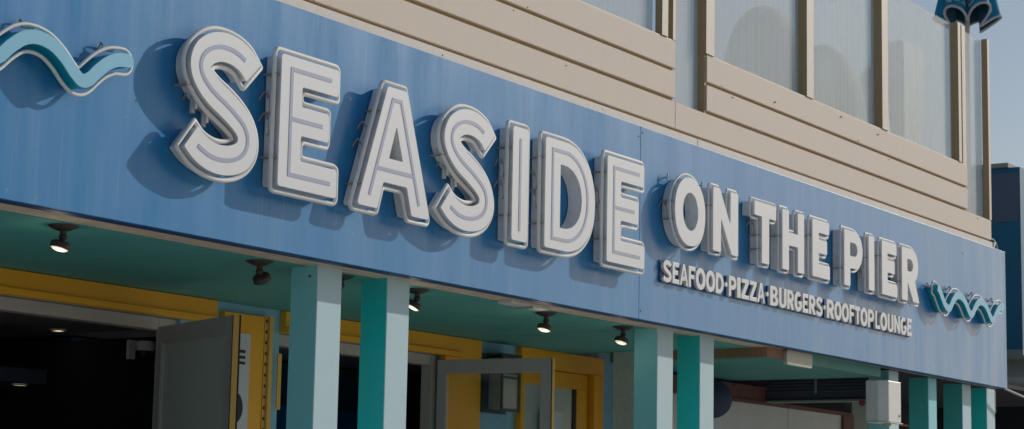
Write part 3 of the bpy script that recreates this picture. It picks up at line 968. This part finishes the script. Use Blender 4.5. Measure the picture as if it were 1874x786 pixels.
G1 = 'large white neon letters spelling SEASIDE'
G2 = 'smaller white neon letters spelling ON THE PIER'
cs = catmull([(8.274, 3.952), (8.240, 3.985), (8.200, 4.012), (8.137, 4.036), (8.064, 4.046), (7.994, 4.040), (7.933, 4.018), (7.887, 3.985), (7.862, 3.945), (7.859, 3.903),
      (7.878, 3.864), (7.92, 3.822), (7.985, 3.781), (8.070, 3.741), (8.15, 3.698), (8.210, 3.656), (8.242, 3.612), (8.249, 3.566), (8.238, 3.524), (8.206, 3.486),
      (8.151, 3.458), (8.086, 3.443), (8.011, 3.440), (7.936, 3.453), (7.865, 3.484), (7.808, 3.528)], 4)
S_out = ribbon(cs, 0.0765)
S_tube_c = catmull([(8.296, 3.931)] + [(8.240, 3.985), (8.200, 4.012), (8.137, 4.036), (8.064, 4.046), (7.994, 4.040), (7.933, 4.018), (7.887, 3.985), (7.862, 3.945), (7.859, 3.903),
      (7.878, 3.864), (7.92, 3.822), (7.985, 3.781), (8.070, 3.741), (8.15, 3.698), (8.210, 3.656), (8.242, 3.612), (8.249, 3.566), (8.238, 3.524), (8.206, 3.486),
      (8.151, 3.458), (8.086, 3.443), (8.011, 3.440), (7.936, 3.453), (7.865, 3.484)] + [(7.787, 3.545)], 4)
S_tube = fillet(ribbon(S_tube_c, 0.103), 0.03, 5, 0.9)
S_str = catmull([(8.206, 4.008), (8.137, 4.036), (8.064, 4.046), (7.994, 4.040), (7.933, 4.018), (7.887, 3.985), (7.862, 3.945), (7.859, 3.903),
      (7.878, 3.864), (7.92, 3.822), (7.985, 3.781), (8.070, 3.741), (8.15, 3.698), (8.210, 3.656), (8.242, 3.612), (8.249, 3.566), (8.238, 3.524), (8.206, 3.486),
      (8.151, 3.458), (8.086, 3.443), (8.011, 3.440), (7.936, 3.453), (7.860, 3.486)], 5)
hwS = [(7.80, 3.80, 'clip'), (7.99, 3.69, 'sleeve'), (7.90, 3.75, 'sleeve'), (7.86, 3.44, 'clip')]
channel_letter('large white neon letter S, first letter of the sign, beside the left wave', S_out, [], [S_str], rr=0.012, tube_line=S_tube, group=G1, hardware=hwS)
channel_letter('large white neon letter S between the A and the I', S_out, [], [S_str], x_off=2.292, rr=0.012, tube_line=S_tube, group=G1, hardware=hwS)

E_out = [(8.510, 3.376), (9.020, 3.376), (9.020, 3.534), (8.692, 3.534), (8.692, 3.682), (8.938, 3.682), (8.938, 3.840), (8.692, 3.840), (8.692, 3.959), (9.015, 3.959), (9.015, 4.110), (8.510, 4.110)]
E_str = [[(8.952, 4.040), (8.600, 4.040), (8.600, 3.449), (8.964, 3.449)], [(8.6125, 3.762), (8.882, 3.762)]]
hwE = [(8.508, 3.995, 'clip'), (8.508, 3.86, 'sleeve'), (8.508, 3.74, 'sleeve'), (8.508, 3.53, 'clip')]
channel_letter('large white neon letter E, second letter, between the first S and the A', E_out, [], E_str, group=G1, hardware=hwE)
channel_letter('large white neon letter E at the end of the big word, beside the fascia seam', E_out, [], E_str, x_off=3.514, group=G1, hardware=hwE)

A_out = [(9.222, 3.376), (9.409, 3.376), (9.462, 3.540), (9.698, 3.540), (9.752, 3.376), (9.926, 3.376), (9.668, 4.110), (9.484, 4.110)]
channel_letter('large white neon letter A, third letter of the sign', A_out, [[(9.579, 3.890), (9.511, 3.684), (9.649, 3.684)]],
               [[(9.332, 3.443), (9.536, 4.040), (9.618, 4.040), (9.822, 3.443)], [(9.402, 3.613), (9.752, 3.613)]], group=G1,
               hardware=[(9.44, 3.96, 'clip'), (9.39, 3.85, 'sleeve'), (9.35, 3.74, 'sleeve'), (9.27, 3.50, 'clip')])
channel_letter('large white neon letter I between the second S and the D', [(10.834, 3.374), (11.012, 3.374), (11.012, 4.110), (10.834, 4.110)], [],
               [[(10.921, 3.437), (10.921, 4.040)]], group=G1, hardware=[(10.832, 3.97, 'clip'), (10.832, 3.86, 'sleeve'), (10.832, 3.72, 'sleeve'), (10.832, 3.53, 'clip')])
D_out = [(11.227, 3.376), (11.44, 3.376)] + ell(11.47, 3.741, 0.387, 0.365, -88, 88, 26, 2.1) + [(11.44, 4.107), (11.227, 4.107)]
D_in = [(11.411, 3.524)] + ell(11.46, 3.737, 0.226, 0.213, -88, 88, 20, 2.1) + [(11.411, 3.950)]
D_tube = [(11.197, 3.346), (11.44, 3.346)] + ell(11.47, 3.741, 0.417, 0.395, -88, 88, 26, 2.1) + [(11.44, 4.137), (11.197, 4.137)]
channel_letter('large white neon letter D before the last big E', D_out, [D_in],
               [[(11.315, 3.7375), (11.315, 3.443)] + ell(11.465, 3.741, 0.297, 0.298, -84, 84, 24, 2.1) + [(11.315, 4.038), (11.315, 3.739)]],
               group=G1, tube_line=fillet(D_tube, 0.03, 5, 0.6), hardware=[(11.225, 3.97, 'clip'), (11.225, 3.84, 'sleeve'), (11.225, 3.72, 'sleeve'), (11.225, 3.53, 'clip')])

# ---- ON THE PIER
kw = dict(rr=0.010, tube_off=0.025, tube_r=0.0100, big=False, group=G2, tube_rr=0.02)
def hws(x, n=2):
    return [(x, 3.98, 'clip'), (x, 3.87, 'sleeve'), (x, 3.80, 'clip')][:n+1]
O_o = ell(13.222, 3.880, 0.232, 0.252, 0, 354, 48, 2.15)
channel_letter('white neon letter O, first of the smaller words', O_o, [ell(13.226, 3.883, 0.117, 0.142, 0, 350, 36)], [], **{**kw, 'rr': 0, 'tube_line': ell(13.222, 3.880, 0.260, 0.280, 0, 354, 48, 2.15)},
               hardware=[(12.995, 3.93, 'clip'), (12.99, 3.90, 'sleeve'), (13.0, 3.80, 'clip')])
N_out = [(13.585, 3.643), (13.707, 3.643), (13.707, 3.912), (13.887, 3.643), (13.990, 3.643), (13.990, 4.122), (13.868, 4.122), (13.868, 3.856), (13.690, 4.122), (13.585, 4.122)]
channel_letter('white neon letter N, second of the smaller words', N_out, [], [], hardware=hws(13.583, 0), **kw)
T_out = [(14.403, 3.643), (14.527, 3.643), (14.527, 4.010), (14.650, 4.010), (14.650, 4.116), (14.273, 4.116), (14.273, 4.010), (14.403, 4.010)]
channel_letter('white neon letter T of the smaller words', T_out, [], [], hardware=[(14.401, 3.94, 'sleeve'), (14.401, 3.86, 'clip'), (14.401, 3.75, 'clip')], **kw)
H_out = [(14.770, 3.640), (14.884, 3.640), (14.884, 3.843), (15.055, 3.843), (15.055, 3.640), (15.168, 3.640), (15.168, 4.120), (15.055, 4.120), (15.055, 3.942), (14.884, 3.942), (14.884, 4.120), (14.770, 4.120)]
channel_letter('white neon letter H of the smaller words', H_out, [], [], hardware=[(14.768, 3.90, 'clip')], **kw)
e_out = [(15.332, 3.645), (15.665, 3.645), (15.665, 3.752), (15.449, 3.752), (15.449, 3.850), (15.610, 3.850), (15.610, 3.957), (15.449, 3.957), (15.449, 4.020), (15.655, 4.020), (15.655, 4.116), (15.332, 4.116)]
channel_letter('white neon letter E ending the word THE', e_out, [], [], hardware=[(15.330, 3.98, 'clip')], **kw)
P_out = [(15.963, 3.641), (16.079, 3.641), (16.079, 3.797), (16.165, 3.797)] + ell(16.175, 3.955, 0.163, 0.158, -88, 88, 16, 2.1) + [(16.165, 4.113), (15.963, 4.113)]
channel_letter('white neon letter P starting the word PIER', P_out, [[(16.079, 3.900)] + ell(16.165, 3.959, 0.068, 0.059, -88, 88, 12) + [(16.079, 4.018)]], [], hardware=[(15.961, 3.78, 'clip')], **kw)
channel_letter('white neon letter I in the word PIER', [(16.475, 3.651), (16.590, 3.651), (16.590, 4.122), (16.475, 4.122)], [], [], hardware=[(16.473, 3.93, 'clip'), (16.473, 3.80, 'sleeve')], **kw)
channel_letter('white neon letter E in the word PIER', e_out, [], [], x_off=1.430, hardware=[(15.330, 3.98, 'clip')], **kw)
R_out = [(17.211, 3.644), (17.333, 3.644), (17.333, 3.812), (17.345, 3.812), (17.470, 3.644), (17.604, 3.644), (17.502, 3.836)] + ell(17.43, 3.968, 0.153, 0.150, -50, 88, 14, 2.1) + [(17.42, 4.118), (17.211, 4.118)]
R_out = [p for i, p in enumerate(R_out)]
channel_letter('white neon letter R ending the word PIER, nearest the right wave', R_out, [[(17.333, 3.912)] + ell(17.402, 3.968, 0.064, 0.056, -88, 88, 12) + [(17.333, 4.024)]], [], hardware=[(17.209, 3.80, 'clip')], **kw)

# little bolt eyes above some small letters, rubble of sockets below
be = thing('bolt_eye', 'thin bolt eye above the letter O', 'bolt', (13.02, 0, 4.13), 'bolt eyes over the small letters')
MB().cyl((13.02, 0, 4.115), (13.02, -0.035, 4.115), 0.005, 8).cyl((13.02, -0.032, 4.09), (13.02, -0.032, 4.145), 0.006, 8).build('shank', 'steel_bolt', be)
be = thing('bolt_eye', 'thin bolt eye above the letter N', 'bolt', (13.62, 0, 4.13), 'bolt eyes over the small letters')
MB().cyl((13.555, 0, 4.135), (13.555, -0.035, 4.135), 0.005, 8).cyl((13.555, -0.032, 4.11), (13.555, -0.032, 4.165), 0.006, 8).build('shank', 'steel_bolt', be)

# ------------------------------------------------------------------ tagline of raised letters
tg = thing('tagline_sign', 'row of small raised white letters reading SEAFOOD PIZZA BURGERS ROOFTOP LOUNGE', 'sign', (15.3, 0, 3.34))
ROW = [('S', 12.962, 13.090), ('E', 13.104, 13.208), ('A', 13.214, 13.346), ('F', 13.352, 13.458), ('O', 13.464, 13.616), ('O', 13.626, 13.772), ('D', 13.785, 13.912), ('.', 13.931, 13.981),
       ('P', 13.998, 14.122), ('I', 14.138, 14.195), ('Z', 14.208, 14.338), ('Z', 14.350, 14.475), ('A', 14.480, 14.622), ('.', 14.640, 14.690),
       ('B', 14.712, 14.856), ('U', 14.872, 15.008), ('R', 15.022, 15.148), ('G', 15.156, 15.298), ('E', 15.312, 15.420), ('R', 15.434, 15.560), ('S', 15.568, 15.697), ('.', 15.716, 15.762),
       ('R', 15.780, 15.928), ('O', 15.934, 16.076), ('O', 16.084, 16.228), ('F', 16.242, 16.352), ('T', 16.356, 16.470), ('O', 16.476, 16.622), ('P', 16.634, 16.765),
       ('L', 16.795, 16.898), ('O', 16.904, 17.052), ('U', 17.066, 17.196), ('N', 17.212, 17.350), ('G', 17.360, 17.498), ('E', 17.512, 17.622)]
z0l, z1l = 3.343, 3.500

def norm(loops):
    xs_ = [p[0] for p in loops[0]]; zs_ = [p[1] for p in loops[0]]
    a_, b_, c2_, d_ = min(xs_), max(xs_), min(zs_), max(zs_)
    return [[((p[0]-a_)/(b_-a_), (p[1]-c2_)/(d_-c2_)) for p in l] for l in loops]

w_ = 0.36; h_ = 0.205
GL = {
 'S': norm([S_out]), 'E': norm([E_out]), 'D': norm([D_out, D_in]), 'T': norm([T_out]), 'O': norm([O_o, ell(13.226, 3.883, 0.102, 0.142, 0, 350, 36)]),
 'A': norm([A_out, [(9.579, 3.860), (9.520, 3.684), (9.640, 3.684)]]), 'N': norm([N_out]), 'P': norm([P_out, [(16.079, 3.900)] + ell(16.165, 3.959, 0.068, 0.059, -88, 88, 12) + [(16.079, 4.018)]]),
 'R': norm([R_out, [(17.333, 3.912)] + ell(17.402, 3.968, 0.064, 0.056, -88, 88, 12) + [(17.333, 4.024)]]),
 'I': [[(0, 0), (1, 0), (1, 1), (0, 1)]],
 'F': [[(0, 0), (w_, 0), (w_, 0.40), (0.86, 0.40), (0.86, 0.60), (w_, 0.60), (w_, 1-h_), (1, 1-h_), (1, 1), (0, 1)]],
 'L': [[(0, 0), (1, 0), (1, h_), (w_, h_), (w_, 1), (0, 1)]],
 'Z': [[(0, 0), (1, 0), (1, h_), (0.44, h_), (1, 1-h_*0.9), (1, 1), (0.04, 1), (0.04, 1-h_), (0.54, 1-h_), (0, h_*0.9)]],
 'U': [[(0, 1)] + ell(0.5, 0.30, 0.5, 0.30, 180, 360, 14) + [(1, 1), (1-w_*0.9, 1)] + ell(0.5, 0.33, 0.5-w_*0.9, 0.15, 0, -180, 12) + [(w_*0.9, 1)]],
 'B': [[(0, 0), (0.5, 0)] + ell(0.62, 0.27, 0.38, 0.27, -88, 70, 10) + ell(0.58, 0.75, 0.36, 0.25, -65, 88, 10) + [(0.5, 1), (0, 1)],
       [(w_*0.95, 0.17), (0.55, 0.17)] + ell(0.57, 0.28, 0.10, 0.11, -80, 80, 6) + [(w_*0.95, 0.40)],
       [(w_*0.95, 0.60), (0.52, 0.60)] + ell(0.54, 0.71, 0.09, 0.11, -80, 80, 6) + [(w_*0.95, 0.83)]],
 'G': [ell(0.5, 0.5, 0.5, 0.5, 42, 328, 30, 2.2) + [(1.0, 0.24), (1.0, 0.54), (0.56, 0.54), (0.56, 0.37), (0.68, 0.37), (0.68, 0.26)] + ell(0.5, 0.5, 0.5-w_*0.92, 0.5-h_, 310, 52, 22, 2.2)],
}

def fitted(ch, x0, x1, z0, z1):
    return [[(x0+p[0]*(x1-x0), z0+p[1]*(z1-z0)) for p in l] for l in GL[ch]]

for (ch, a, b) in ROW:
    if ch == '.':
        MB().prism([ell((a+b)/2, 3.425, 0.019, 0.019, 0, 345, 20)], -0.034, -0.0105).build('dot', 'small_letter', tg, bevel=0.003)
        continue
    hi = 0.003 if ch in 'SOGU' else 0.0
    loops = fitted(ch, a, b, z0l-hi, z1l+(hi if ch != 'U' else 0))
    MB().prism(loops, -0.034, -0.0105).build('letter', 'small_letter', tg, bevel=0.0032)
MB().box(12.955, 13.925, -0.010, -0.001, 3.347, 3.498).box(13.99, 14.632, -0.010, -0.001, 3.347, 3.498).box(14.705, 15.705, -0.010, -0.001, 3.347, 3.498).box(15.772, 16.77, -0.010, -0.001, 3.347, 3.498).box(16.785, 17.625, -0.010, -0.001, 3.347, 3.498).box(12.957, 17.62, -0.008, -0.0012, 3.338, 3.3465).build('backing_rail', 'fascia_edge', tg)

# ------------------------------------------------------------------ wave emblems
def wave(xoff, n_trough, label, first_tip=True):
    t = thing('wave_emblem', label, 'wave sign', (18.9+xoff, 0, 3.66), 'neon wave emblems at the ends of the sign')
    P_ = [(18.06, 3.835), (18.10, 3.822), (18.165, 3.765), (18.235, 3.700), (18.315, 3.668)]
    per = 0.585
    for k in range(3):
        x = 18.32+per*k
        if k < 2:
            P_ += [(x+0.05, 3.683), (x+0.115, 3.742), (x+0.195, 3.798), (x+0.275, 3.818), (x+0.37, 3.806), (x+0.455, 3.760), (x+0.525, 3.700), (x+per-0.005, 3.668)]
        else:
            P_ += [(x+0.045, 3.683), (x+0.105, 3.738), (x+0.165, 3.785), (x+0.235, 3.818), (x+0.31, 3.828)]
    line = catmull([(x+xoff, z) for x, z in P_], 5)
    h = 0.0325
    def out(h_, ext=0.0):
        l = [Vector(p) for p in line]
        o = ribbon(line, h_)
        # rounded far end
        e = (l[-1]-l[-2]).normalized(); nrm = Vector((-e.y, e.x))
        Lp = []; Rp = []
        P2 = [Vector(p) for p in line]
        for i, p in enumerate(P2):
            a = P2[max(i-1, 0)]; b = P2[min(i+1, len(P2)-1)]
            d = (b-a).normalized(); m = Vector((-d.y, d.x))
            Lp.append(p+m*h_); Rp.append(p-m*h_)
        cap = [P2[-1]+nrm*h_*math.cos(a_)+e*h_*math.sin(a_) for a_ in [math.pi*k/10 for k in range(1, 10)]]
        e0 = (P2[0]-P2[1]).normalized()
        cap0 = [P2[0] + e0*ext*1.2 - Vector((-e.y, e.x))*0]
        if ext:
            d0 = -e0; m0 = Vector((-d0.y, d0.x))
            cap0 = [P2[0]+e0*ext-m0*h_*0.8, P2[0]+e0*ext+m0*h_*0.8]
            pts = Lp+cap+Rp[::-1]+cap0
        else:
            pts = Lp+cap+Rp[::-1]
        return ccw([tuple(p) for p in pts])
    o = out(h)
    MB().prism([o], LY+0.006, GAP, caps=(False, True)).build('side', 'wave_side', t, smooth=True)
    MB().prism([offset(o, 0.002)], LY, LY+0.0058).build('face', 'wave_face', t, bevel=0.001)
    to = fillet(out(h+0.033, 0.035), 0.02, 4, 0.8)
    # keep the loop from crossing itself in the tight troughs
    cl = []
    for p in to:
        if not cl or (Vector(p)-Vector(cl[-1])).length > 0.004: cl.append(p)
    MB().tube([(x, -0.070, z) for x, z in cl], 0.0095, closed=True, seg=10).build('neon_tube', 'neon_glass', t, smooth=True)
    for (x, z) in ((18.04, 3.850), (18.60, 3.878), (19.18, 3.878), (19.72, 3.878)):
        MB().cyl((x+xoff-0.03, -0.035, z), (x+xoff+0.035, -0.045, z+0.004), 0.012, 10).build('tube_socket', 'sleeve', t, smooth=True)
        MB().tube(catmull3([(x+xoff-0.02, -0.036, z+0.008), (x+xoff-0.035, -0.03, z+0.030), (x+xoff-0.025, -0.015, z+0.020), (x+xoff-0.03, -0.002, z)]), 0.0045, seg=6).build('wire', 'dark_clip', t, smooth=True)
    return t
wave(-12.475, 3, 'blue wave shaped neon emblem at the left edge, before the first S')
wave(0.0, 3, 'blue wave shaped neon emblem at the right end of the fascia')

# ------------------------------------------------------------------ neighbour building, cable, umbrella
nb = thing('neighbour_building', 'dark blue flat roofed building beyond the right end of the restaurant', 'building', (24, 1.2, 0))
MB().box(24.0, 36.0, 1.17, 9.0, 3.79, 6.02).build('upper_wall', 'neighbour_blue', nb)
MB().box(23.992, 23.9995, 1.18, 1.60, 5.42, 5.95).box(23.992, 23.9995, 1.20, 1.50, 5.35, 5.419).build('paint_patch', 'neighbour_patch', nb)
MB().box(23.95, 36.0, 1.30, 9.0, 6.021, 6.075).build('roof_cap', 'neighbour_cap', nb)
MB().box(24.0, 36.0, 1.17, 9.0, 3.72, 3.789).build('soffit', 'neighbour_soffit', nb)
MB().box(24.6, 36.0, 1.25, 9.0, 3.50, 3.719).build('trim_beam', 'neighbour_trim', nb)
MB().box(26.5, 36.0, 1.5, 9.0, 0, 3.499).build('lower_wall', 'interior_dark', nb)
MB().box(26.46, 26.495, 1.6, 6.0, 2.86, 2.90).build('red_strip', 'red_strip', nb)
MB().box(26.3, 26.49, 1.5, 1.7, 0, 3.49).build('dark_pier', 'louvre_navy', nb)
cbl = catmull3([(20.2, 0.06, 3.055), (20.6, 0.02, 3.00), (21.2, -0.05, 2.93), (22.2, -0.1, 2.87), (24.0, -0.2, 2.86)], 8)
tag(MB().tube(cbl, 0.012, seg=8).build('hanging_cable', 'cable_grey', smooth=True), 'thin grey cable sagging away from the lower right corner of the fascia', 'cable')
c2 = catmull3([(19.88, 0.06, 4.53), (19.97, 0.05, 4.545), (20.06, 0.05, 4.515), (20.10, 0.05, 4.46), (20.10, 0.05, 4.42)], 8)
tag(MB().tube(c2, 0.008, seg=8).build('looped_cable', 'cable_grey', smooth=True), 'pale cable looping over the top right corner of the fascia', 'cable')
m = MB().box(19.862, 20.03, 0.05, 0.12, 4.441, 4.50)
tag(m.build('conduit_box', 'rust_screw', bevel=0.004), 'dark weathered box where the siding ends above the fascia', 'box')
tag(MB().obox((19.93, 0.03, 4.442), (0.035, 0, 0), (0, 0.015, 0), (0.05, 0, 0.075)).build('loose_shim', 'flashing'), 'small pale slanted offcut standing at the corner above the fascia', 'offcut')

# umbrella
um = thing('closed_umbrella', 'half folded blue patio umbrella with white piping on the neighbouring roof', 'umbrella', (24.5, 2.0, 6.02))
UC = Vector((24.50, 2.0, 0)); HZ = 8.06
def upt(a, v):
    """folded canopy: six omega shaped pleats; v = 0 at hem, 1 at crown"""
    ph = 6*a+0.9
    k = (1-v)**0.9
    r_ = 0.05 + k*(0.27+0.125*math.cos(ph)+0.02*math.sin(2*a+1))
    th = a+0.135*math.sin(ph)*(0.4+0.6*k)
    z_ = HZ + v*1.55 + (1-v)**3*(0.09*math.cos(ph) + 0.05*math.sin(a*2.0+0.4))
    return UC + Vector((r_*math.cos(th), r_*math.sin(th), z_))
N, V = 240, 16
vs = [upt(2*math.pi*k/N, v/V) for v in range(V+1) for k in range(N)]
fs = [(v*N+k, v*N+(k+1) % N, (v+1)*N+(k+1) % N, (v+1)*N+k) for v in range(V) for k in range(N)]
can = MB().add(vs, fs)
cano = can.build('canopy', 'brolly_blue', um, smooth=True)
# inner face, a little smaller
vs2 = [UC + (p-UC)*1.0 - Vector(((p-UC).x, (p-UC).y, 0)).normalized()*0.012 for p in vs]
MB().add(vs2, [f[::-1] for f in fs]).build('lining', 'brolly_inside', um, smooth=True)
MB().tube([upt(2*math.pi*k/N, 0.0) for k in range(N)], 0.017, closed=True, seg=8).build('hem_piping', 'brolly_white', um, smooth=True)
MB().cyl((UC.x, UC.y, 6.08), (UC.x, UC.y, HZ+1.66), 0.03, 16).build('pole', 'post_beige', um, smooth=True)
MB().cyl((UC.x, UC.y, 6.076), (UC.x, UC.y, 6.13), 0.26, 24).build('base', 'louvre_navy', um)
def on_canopy(loops, a_c, v_c, scale):
    m_ = MB()
    fl = [p for l in loops for p in l]
    tris = tessellate_polygon([[Vector((p[0], p[1], 0)) for p in l] for l in loops])
    vv = []
    for (x, z) in fl:
        a = a_c - 0 + (x*scale)/0.5
        v = v_c + z*scale/1.55
        p = upt(a, v); d = Vector((math.cos(a), math.sin(a), 0))
        vv.append(p+d*0.012)
    m_.add(vv, [tuple(t) for t in tris])
    return m_
camdir = math.atan2(-7.27-2.05, -24.62)
def sub(l, k=4):
    out = []
    for i in range(len(l)):
        a = Vector(l[i]); b = Vector(l[(i+1) % len(l)])
        for j in range(k): out.append(tuple(a+(b-a)*j/k))
    return out
for ch, ang, v0 in (('A', camdir-0.74, 0.045), ('S', camdir-0.46, 0.045)):
    L = fitted(ch, 0, 0.62, 0, 1.0)
    on_canopy([sub(l, 2) for l in L], ang, v0, 0.22).build('white_print', 'brolly_white', cano)
for ang in (camdir+0.12, camdir+1.15):
    for q in range(2):
        wl_ = [(-0.5+0.1*i, 0.12*math.sin(i*1.25)+0.42*q) for i in range(11)]
        on_canopy([ribbon(wl_, 0.075)], ang, 0.075, 0.20).build('wave_print', 'brolly_white', cano)
